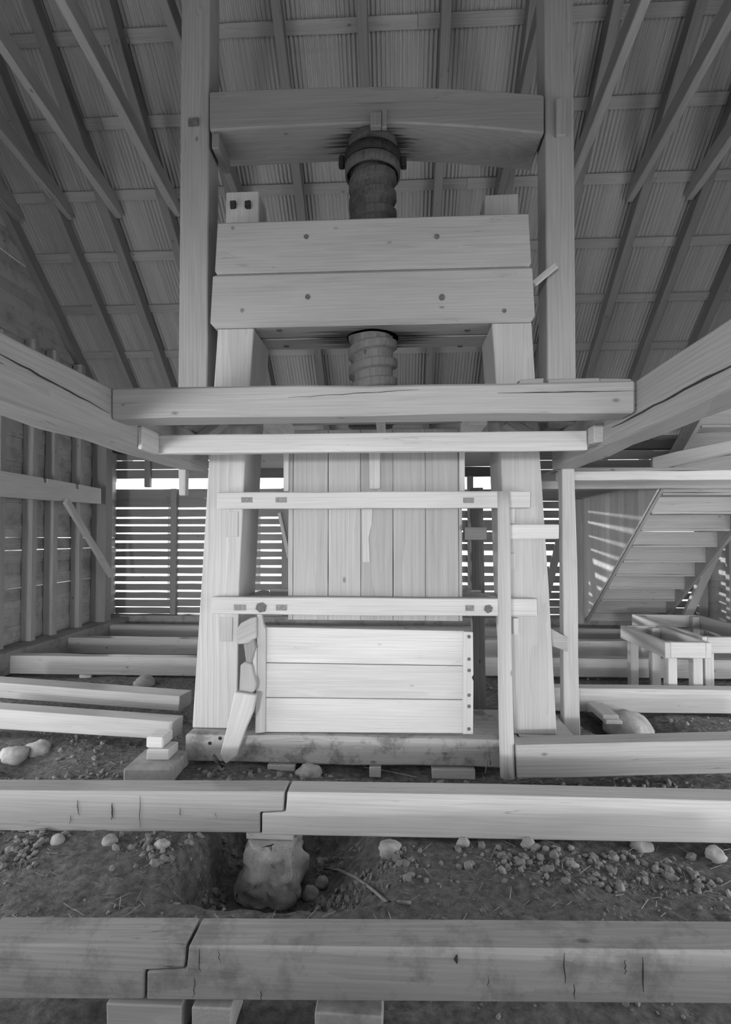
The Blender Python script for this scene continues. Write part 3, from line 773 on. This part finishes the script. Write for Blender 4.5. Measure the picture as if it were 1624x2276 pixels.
tag(prism('short_brace', [P(1223, 1397, 4.28), P(1262, 1418, 4.28), P(1262, 1449, 4.28), P(1226, 1436, 4.28)], (0, .06, 0), M_TIMB, None, (1, 0, 0), .004), 'short sloping block between the right press post and the slim post', 'brace')
# hanging stubs
tag(fbox('hanging_stub', 396, 1040, 412, 1101, 4.3, .07, M_PALE, None, 'z'), 'short wooden stub hanging below the end of the left side beam', 'block')
# leaning stick near right tall post
A = P(1186, 632, 4.04); B = P(1236, 590, 4.04)
tag(beam('loose_stick', A, B, .045, .03, M_PALE, None, (0, 1, 0)), 'short slanting stick between the press head and the right tall post', 'stick')

# scrap wood between the left press post and the panel
def scrap(label, pix, Y, dep, mat=M_TIMB, grain=(0, 0, 1), name='wood_scrap'):
    return tag(fpoly(name, pix, Y, dep, mat, None, grain, .007), label, 'wood')
scrap('long rectangular plank leaning against the press foot beside the left post', [(521, 1538), (568, 1546), (561, 1585), (546, 1620), (524, 1682), (501, 1699), (489, 1676), (503, 1620)], 3.80, .05, M_PALE, (.3, 0, 1), 'leaning_plank')
bpy.data.objects['leaning_plank']['category'] = 'plank'
scrap('angular wooden block standing on the leaning plank beside the panel', [(534, 1478), (545, 1472), (558, 1476), (569, 1520), (566, 1536), (552, 1545), (531, 1538)], 3.86, .09)
scrap('tapering weathered peg of wood in the middle of the scrap stack', [(541, 1432), (552, 1430), (563, 1420), (568, 1440), (558, 1475), (547, 1476)], 3.88, .08, M_RAFT)
scrap('broad bent wooden block at the top of the scrap stack under the front rail', [(523, 1403), (535, 1385), (556, 1374), (570, 1371), (570, 1418), (551, 1432), (525, 1432)], 3.90, .08, M_TIMB, (1, 0, .5))
scrap('small curved bright offcut beside the left cleat of the panel', [(562, 1446), (569, 1437), (569, 1520), (560, 1475), (558, 1458)], 3.90, .03, M_NEW)

# ------------------------------------------------------------------ right side: stair, partition, frames
XS1, XS2 = 3.0, 4.12
pa = onx(1300, 1385, XS1); pb_ = onx(1475, 1075, XS1)
sl = (pb_.z-pa.z)/(pa.y-pb_.y)
def sz(y): return pa.z+(pa.y-y)*sl     # lower edge of the stringers
st = empty('stair', (3.55, 8.6, 0), 'steep open wooden stair rising towards the viewer at right, seen from beneath', 'stair')
y1 = pa.y; y0 = pb_.y-1.0
for X, th, dp in ((XS1, .045, .24), (XS2, .045, .30)):
    off = 0 if X == XS1 else -.07
    pts = [(X, y1, sz(y1)+off), (X, y0, sz(y0)+off), (X, y0, sz(y0)+dp), (X, y1, sz(y1)+dp)]
    prism('stringer', pts, (th, 0, 0), M_TIMB, st, (0, 1, -.8), .004)
rise = .205; run = rise/sl; z = sz(y1)+.04; y = y1-.02
while z < sz(y0) and y > y0:
    box('tread', XS1+.047, XS2-.003, y-run-.02, y, z+rise-.03, z+rise, M_TIMB, st, 'x', .003)
    box('riser', XS1+.047, XS2-.003, y-.024, y, z+.001, z+rise-.032, M_TIMB, st, 'x', .003)
    z += rise; y -= run
# boarded side of the stair
wp = empty('stair_partition', (2.96, 7.5, sz(8)), 'triangular partition of vertical boards closing the left side of the stair', 'partition')
ztop_ = P(1400, 1078, 7.0).z
y = pa.y-.02
ztop_ = CAMZ+.655
while y > 6.15:
    wv = random.uniform(.13, .17)
    ya, yb2 = max(y-wv+.003, 6.1), y
    pts = [(2.965, ya, sz(ya)-.0), (2.965, yb2, max(sz(yb2)-.0, .35)), (2.965, yb2, ztop_), (2.965, ya, ztop_)]
    prism('board', pts, (.022, 0, 0), M_NEW if random.random() < .35 else M_PALE, wp, (0, 0, 1), .002)
    y -= wv
box('top_rail', 2.90, 2.963, 6.1, 8.9, ztop_-.03, ztop_+.10, M_PALE, wp, 'y')
box('corner_post', 2.85, 2.963, 8.78, 8.88, .28, ztop_-.04, M_TIMB, wp, 'z')
# cross timbers of the loft on the right
ya = 5.05
x0 = XRB+.05; z1_ = at(1400, 1046, ya)[1]; z0_ = at(1400, 1067, ya)[1]
o = box('loft_beam', at(1243, 1056, ya)[0], XR-.15, ya, ya+.12, z0_, z1_, M_NEW, None, 'x'); tag(o, 'bright horizontal beam crossing at right just below the side beam', 'beam')
dk = empty('loft_floor', (2.2, 7, z1_), 'dark plank floor of the loft lying on the bright beam beside the stair', 'floor')
yy = ya+.005
while yy < 9.0:
    wdt = random.uniform(.17, .22); box('plank', XRB+.22, 2.86, yy, yy+wdt-.004, z1_+.002, z1_+.03, M_SLAT, dk, 'x', .001, .0015); yy += wdt
tag(fbox('loft_joist', 1180, 1066, 1640, 1086, 6.0-.02, .08, M_TIMB, None, 'x'), 'darker horizontal joist behind the bright beam above the stair', 'beam')
fbox('rail', 560, 1040, 1110, 1060, YB-.09, .085, M_BROWN, wb, 'x')
tag(fpoly('ledge_board', [(1450, 1017), (1505, 1003), (1640, 975), (1640, 1005), (1462, 1044), (1450, 1038)], 5.4, .05, M_PALE, None, (1, 0, .2), .004), 'pale rough board sloping up above the bright beam at far right', 'board')
tag(fpoly('ledge_board', [(1470, 1044), (1640, 1008), (1640, 1046)], 5.35, .03, M_TIMB, None, (1, 0, .2), .003), 'wedge shaped board resting on the bright beam at far right', 'board')
# leaning brace near the right wall
A = P(1480, 1362, 8.2); B = P(1580, 1130, 7.7)
A = P(1525, 1370, 8.3); B = P(1600, 1205, 8.3)
tag(beam('leaning_brace', A, B, .12, .09, M_PALE, None, (0, 1, 0)), 'slanting pale brace against the wall beyond the stair', 'brace')
# two low open frames
def tframe(label, X0_, X1_, ya, yb, ztp_, hr, near_legs, mat, legz=0.0):
    e = empty('low_frame', ((X0_+X1_)/2, (ya+yb)/2, 0), label, 'frame')
    box('rail', X0_, X0_+.05, ya, yb, ztp_-hr, ztp_, mat, e, 'y'); box('rail', X1_-.05, X1_, ya, yb, ztp_-hr, ztp_, mat, e, 'y')
    box('rail', X0_+.052, X1_-.052, ya, ya+.05, ztp_-hr, ztp_, mat, e, 'x'); box('rail', X0_+.052, X1_-.052, yb-.05, yb, ztp_-hr, ztp_, mat, e, 'x')
    for x in (X0_+.052, X1_-.052-.09):
        for y in (ya+.052, yb-.052-.09):
            g = gz(x, y)
            box('leg', x, x+.09, y, y+.09, -.03, ztp_-.01, mat, e, 'z')
    return e
p1 = onx(1375, 1357, 3.06); zfr = CAMZ-1.0
tframe('larger low open wooden frame with legs beneath the stair', 3.06, 3.90, 5.62, 7.25, zfr, .16, 0, M_PALE)
tframe('smaller low open wooden frame just left of the larger one', 2.55, 2.98, 5.32, 6.35, zfr, .15, 0, M_PALE)

# right pier stone with two blocks
s = rock('round_stone', (2.02, 4.95, -.03), (.20, .26, .13), M_STONE, seed=3, amp=.25); tag(s, 'rounded boulder in a hollow beneath the broad pale joist at right', 'stone')
e = empty('support_block', (2.12, 4.98, .06), 'stack of two pale wooden blocks on the rounded boulder at right', 'block')
a = P(1345, 1612, 4.62); b = P(1373, 1612, 4.62)
x0 = at(1345, 1612, 4.72)[0]; x1 = at(1378, 1612, 4.72)[0]
box('block', x0, x1+.02, 4.72, 5.1, .065, .10, M_NEW, e, 'y', .006); box('upper_block', x0-.02, x1, 4.74, 5.1, .101, .138, M_NEW, e, 'y', .008)
box('shim', x0, x1, 5.14, 5.30, .101, ZT-.217, M_NEW, e, 'y', .004)

def check(par, pix, Y, w):
    n = len(pix); pts = [P(x+random.uniform(-1, 1), y, Y) for x, y in pix]
    a = [p+Vector((w*(.3+.7*math.sin(math.pi*i/(n-1)))/2, 0, 0)) for i, p in enumerate(pts)]; b = [p-Vector((w*(.3+.7*math.sin(math.pi*i/(n-1)))/2, 0, 0)) for i, p in enumerate(pts)]
    prism('split', a+b[::-1], (0, -.0015, 0), M_CRACK, par, (0, 0, 1), 0)
sb = sorted([o for o in bpy.data.objects if o.name.startswith('sill_beam')], key=lambda q: (round(q.location.y, 1), q.location.x))
n1L, n1R, n2L, n2R = sb[:4]
for x, y0_, y1_, w_ in ((1253, 2118, 2185, .004), (1428, 2128, 2205, .005), (1275, 2186, 2222, .003), (443, 2108, 2160, .003), (432, 2172, 2218, .003), (1085, 2168, 2195, .002), (1388, 2134, 2165, .003), (486, 2110, 2140, .002), (580, 2200, 2222, .003)):
    check(n1R, [(x+random.uniform(-4, 4)*(j/5), y0_+(y1_-y0_)*j/5) for j in range(6)], Y1-.006, w_)
check(n1R, [(1014, 2122), (1013, 2132), (1016, 2141)], Y1-.006, .014)
for x, y0_, y1_, w_ in ((172, 1778, 1812, .004), (158, 1812, 1832, .003), (249, 1785, 1822, .008), (311, 1768, 1840, .003), (400, 1795, 1815, .003), (479, 1806, 1818, .002)):
    check(n2L, [(x+random.uniform(-4, 4)*(j/5), y0_+(y1_-y0_)*j/5) for j in range(6)], Y2-.006, w_)
# ------------------------------------------------------------------ stones, clods, straw
SS = [(30, 1680, .10, 'large pale stone at the left edge beside the small hollow'), (85, 1668, .085, 'rounded stone lying on the earth left of the concrete pad'), (193, 1506, .075, 'rounded stone on the earth under the joists at left'),
      (320, 1520, .12, 'low flat stone on the earth between the left joists'), (685, 1722, .085, 'stone half buried in front of the press foot'),
      (868, 1893, .06, 'angular stone below the second timber near the middle'), (1030, 1877, .035, 'small stone below the second timber right of the middle'),
      (1175, 1878, .04, 'knobbly stone close under the second timber'), (1425, 1886, .055, 'pale flat stone under the second timber at right'),
      (1272, 1925, .03, 'small pale pebble lying on the trodden earth at right'), (690, 1990, .045, 'whitish lump at the right lip of the pit'), (715, 1965, .04, 'pale lump behind the whitish one at the lip of the pit'),
      (558, 1950, .04, 'rounded pebble at the foot of the stone pier'), (1590, 1905, .05, 'grey stone under the second timber at the right edge'), (245, 1872, .04, 'small stone under the second timber on the left'),
      (130, 1870, .04, 'small stone under the second timber near the left edge'), (360, 1880, .035, 'smooth small stone between the left stones and the pit')]
for i, (px, py, r, lab) in enumerate(SS):
    p = onz(px, py, 0.0)
    for _ in range(4): p = onz(px, py, gz(p.x, p.y))
    p.z = gz(p.x, p.y)+r*.15
    tag(rock('stone', p, r, M_STONE if i != 3 else M_CONC, seed=i+11, sub=3, flat=.75), lab, 'stone')
bm = bmesh.new()
tmpl = bmesh.new(); bmesh.ops.create_icosphere(tmpl, subdivisions=1, radius=1.0); tv = [v.co.copy() for v in tmpl.verts]; tf = [[v.index for v in f.verts] for f in tmpl.faces]; tmpl.free()
cnt = 0
def clod(x, y, r):
    if 2.955 < y < 3.15 or (abs(x-pc.x) < .2 and 2.8 < y < 3.3) or (-1.65 < x < 1.3 and 3.87 < y < 4.65) or 1.83 < y < 2.01: return
    if abs(x+1.72) < .28 and 3.7 < y < 4.3: return
    if (x-2.02)**2+(y-4.95)**2 < .09: return
    z = gz(x, y)
    sd = random.uniform(0, 100); M3 = Matrix.Rotation(random.uniform(0, 6.28), 3, 'Z')@Matrix.Rotation(random.uniform(0, 3), 3, 'X')
    sc = Vector((random.uniform(.7, 1.3), random.uniform(.7, 1.2), random.uniform(.5, .9)))
    V = [bm.verts.new(Vector((x, y, z+r*.2))+M3@Vector((c.x*sc.x, c.y*sc.y, c.z*sc.z))*r*random.uniform(.75, 1.2)) for c in tv]
    for f in tf: bm.faces.new([V[i] for i in f])
rs = random.Random(5)
def scatter(n, x0, x1, y0, y1, rmin, rmax, thr=0.0):
    for _ in range(n):
        x = rs.uniform(x0, x1); y = rs.uniform(y0, y1)
        if noise.noise(Vector((x*2.1, y*2.1, 4)))+rs.uniform(-.3, .3) < thr: continue
        r = rmin+(rmax-rmin)*rs.random()**4; clod(x, y, r)
scatter(5200, -2.6, 2.3, 2.62, 3.15, .004, .030, -.05)
scatter(2200, -2.6, 2.3, 2.15, 2.7, .003, .012, .12)
scatter(2200, -2.4, 2.0, 3.2, 3.95, .004, .028, .0)
scatter(1200, -1.05, -.2, 2.45, 3.3, .006, .028, -.3)
scatter(900, -3.0, -1.4, 3.2, 5.2, .006, .03, .0)
scatter(700, 1.2, 3.5, 3.9, 5.1, .006, .03, .0)
scatter(500, -1.8, 1.8, 1.75, 2.1, .004, .02, .0)
scatter(900, -3.5, 3.8, 5.3, 8.8, .008, .03, .1)
o = link_bm('earth_clods', bm, M_CLOD); tag(o, 'loose crumbs and clods of dry earth scattered over the ground', 'soil'); o['kind'] = 'stuff'
# straw
bm = bmesh.new()
def straw(x, y, L, r):
    a = rs.uniform(0, 6.28); d = Vector((math.cos(a), math.sin(a), rs.uniform(-.1, .25))); c = Vector((x, y, gz(x, y)+.006))
    s = Vector((-d.y, d.x, 0))*r; u = Vector((0, 0, r))
    A, B = c-d*L/2, c+d*L/2; A.z = max(A.z, gz(A.x, A.y)); B.z = max(B.z, gz(B.x, B.y))
    V = [bm.verts.new(p) for p in (A-s, A+s, A+u*1.5, B-s, B+s, B+u*1.5)]
    for f in ((0, 1, 4, 3), (1, 2, 5, 4), (2, 0, 3, 5)): bm.faces.new([V[i] for i in f])
for _ in range(650):
    x = rs.uniform(-2.4, 2.3); y = rs.uniform(2.2, 4.0)
    straw(x, y, rs.uniform(.02, .10), rs.uniform(.0008, .0018))
o = link_bm('straw_litter', bm, M_STRAW); tag(o, 'thin bits of straw and splinters littering the earth', 'straw'); o['kind'] = 'stuff'
def stick(name, label, pix, r, lift=.01, cat='stick', Y=None, mat=None):
    pts = []
    for px, py in pix:
        if Y: pts.append(P(px, py, Y)); continue
        p = onz(px, py, 0)
        for _ in range(5): p = onz(px, py, gz(p.x, p.y)+lift)
        pts.append(p)
    bm = bmesh.new(); rows = []
    for j, p in enumerate(pts):
        d = (pts[min(j+1, len(pts)-1)]-pts[max(j-1, 0)]).normalized(); a = d.orthogonal().normalized(); b = d.cross(a)
        rows.append([bm.verts.new(p+(a*math.cos(6.283*i/6)+b*math.sin(6.283*i/6))*r) for i in range(6)])
    for j in range(len(rows)-1):
        for i in range(6): k = (i+1) % 6; bm.faces.new((rows[j][i], rows[j][k], rows[j+1][k], rows[j+1][i]))
    bm.faces.new(rows[0]); bm.faces.new(rows[-1][::-1]); bmesh.ops.recalc_face_normals(bm, faces=bm.faces)
    tag(link_bm(name, bm, mat or M_STRAW, None, (1, 0, 0), True), label, cat)
stick('bent_stick', 'long bent pale strip of wood lying on the earth between the two near timbers', [(720, 1931), (755, 1934), (790, 1950), (825, 1975), (856, 2001), (885, 2005), (913, 2007)], .0075, .016)
stick('root', 'thin curved root in front of the press foot', [(800, 1690), (812, 1705), (850, 1712), (900, 1722), (925, 1728)], .006)
stick('root', 'thin upright root loop beside the foot of the round pole', [(1078, 1718), (1082, 1695), (1086, 1672), (1090, 1700)], .004, Y=3.86)
stick('bent_stick', 'short pale stick at the foot of the round pole', [(1150, 1733), (1170, 1729), (1190, 1723)], .006)
stick('root', 'dark split root beside the foot of the leaning plank', [(473, 1678), (482, 1692), (496, 1705)], .014, Y=3.74, mat=M_BROWN)
# flat shim blocks under the press foot
for a, b, c, d, lab in ((598, 1690, 655, 1702, 'pale wooden shim under the left half of the press foot'), (820, 1688, 846, 1702, 'small wooden wedge under the middle of the press foot'), (958, 1687, 1056, 1707, 'broad pale block under the right half of the press foot')):
    x0 = at(a, c, 3.88)[0]; x1 = at(c, d, 3.88)[0]
    tag(box('support_block', x0, x1, 3.885, 4.1, -.06, zF-.205, M_PALE), lab, 'block')

# ------------------------------------------------------------------ neighbouring shed beyond the back wall
sh = empty('neighbour_shed', (0, 15, 0), 'low neighbouring shed with a bright corrugated roof beyond the back wall gap', 'shed')
bm = bmesh.new(); x0, x1 = -5.8, 5.5; n = int((x1-x0)/.02); rows = []
for (y, z) in ((13.0, CAMZ+.85), (17.0, CAMZ+2.9)):
    rows.append([bm.verts.new((x0+(x1-x0)*i/n, y, z+.014*math.cos(2*math.pi*i/4))) for i in range(n+1)])
for i in range(n): bm.faces.new((rows[0][i], rows[0][i+1], rows[1][i+1], rows[1][i]))
link_bm('roof', bm, M_ROOFOUT, sh, (0, 1, 0), True)
for x in (-5.6, -3.4, -1.2, 1, 3.2, 5.3): box('post', x-.05, x+.05, 13.05, 13.15, -.02, CAMZ+.82, M_SLAT, sh, 'z'); box('post', x-.05, x+.05, 16.85, 16.95, -.02, CAMZ+2.78, M_SLAT, sh, 'z')
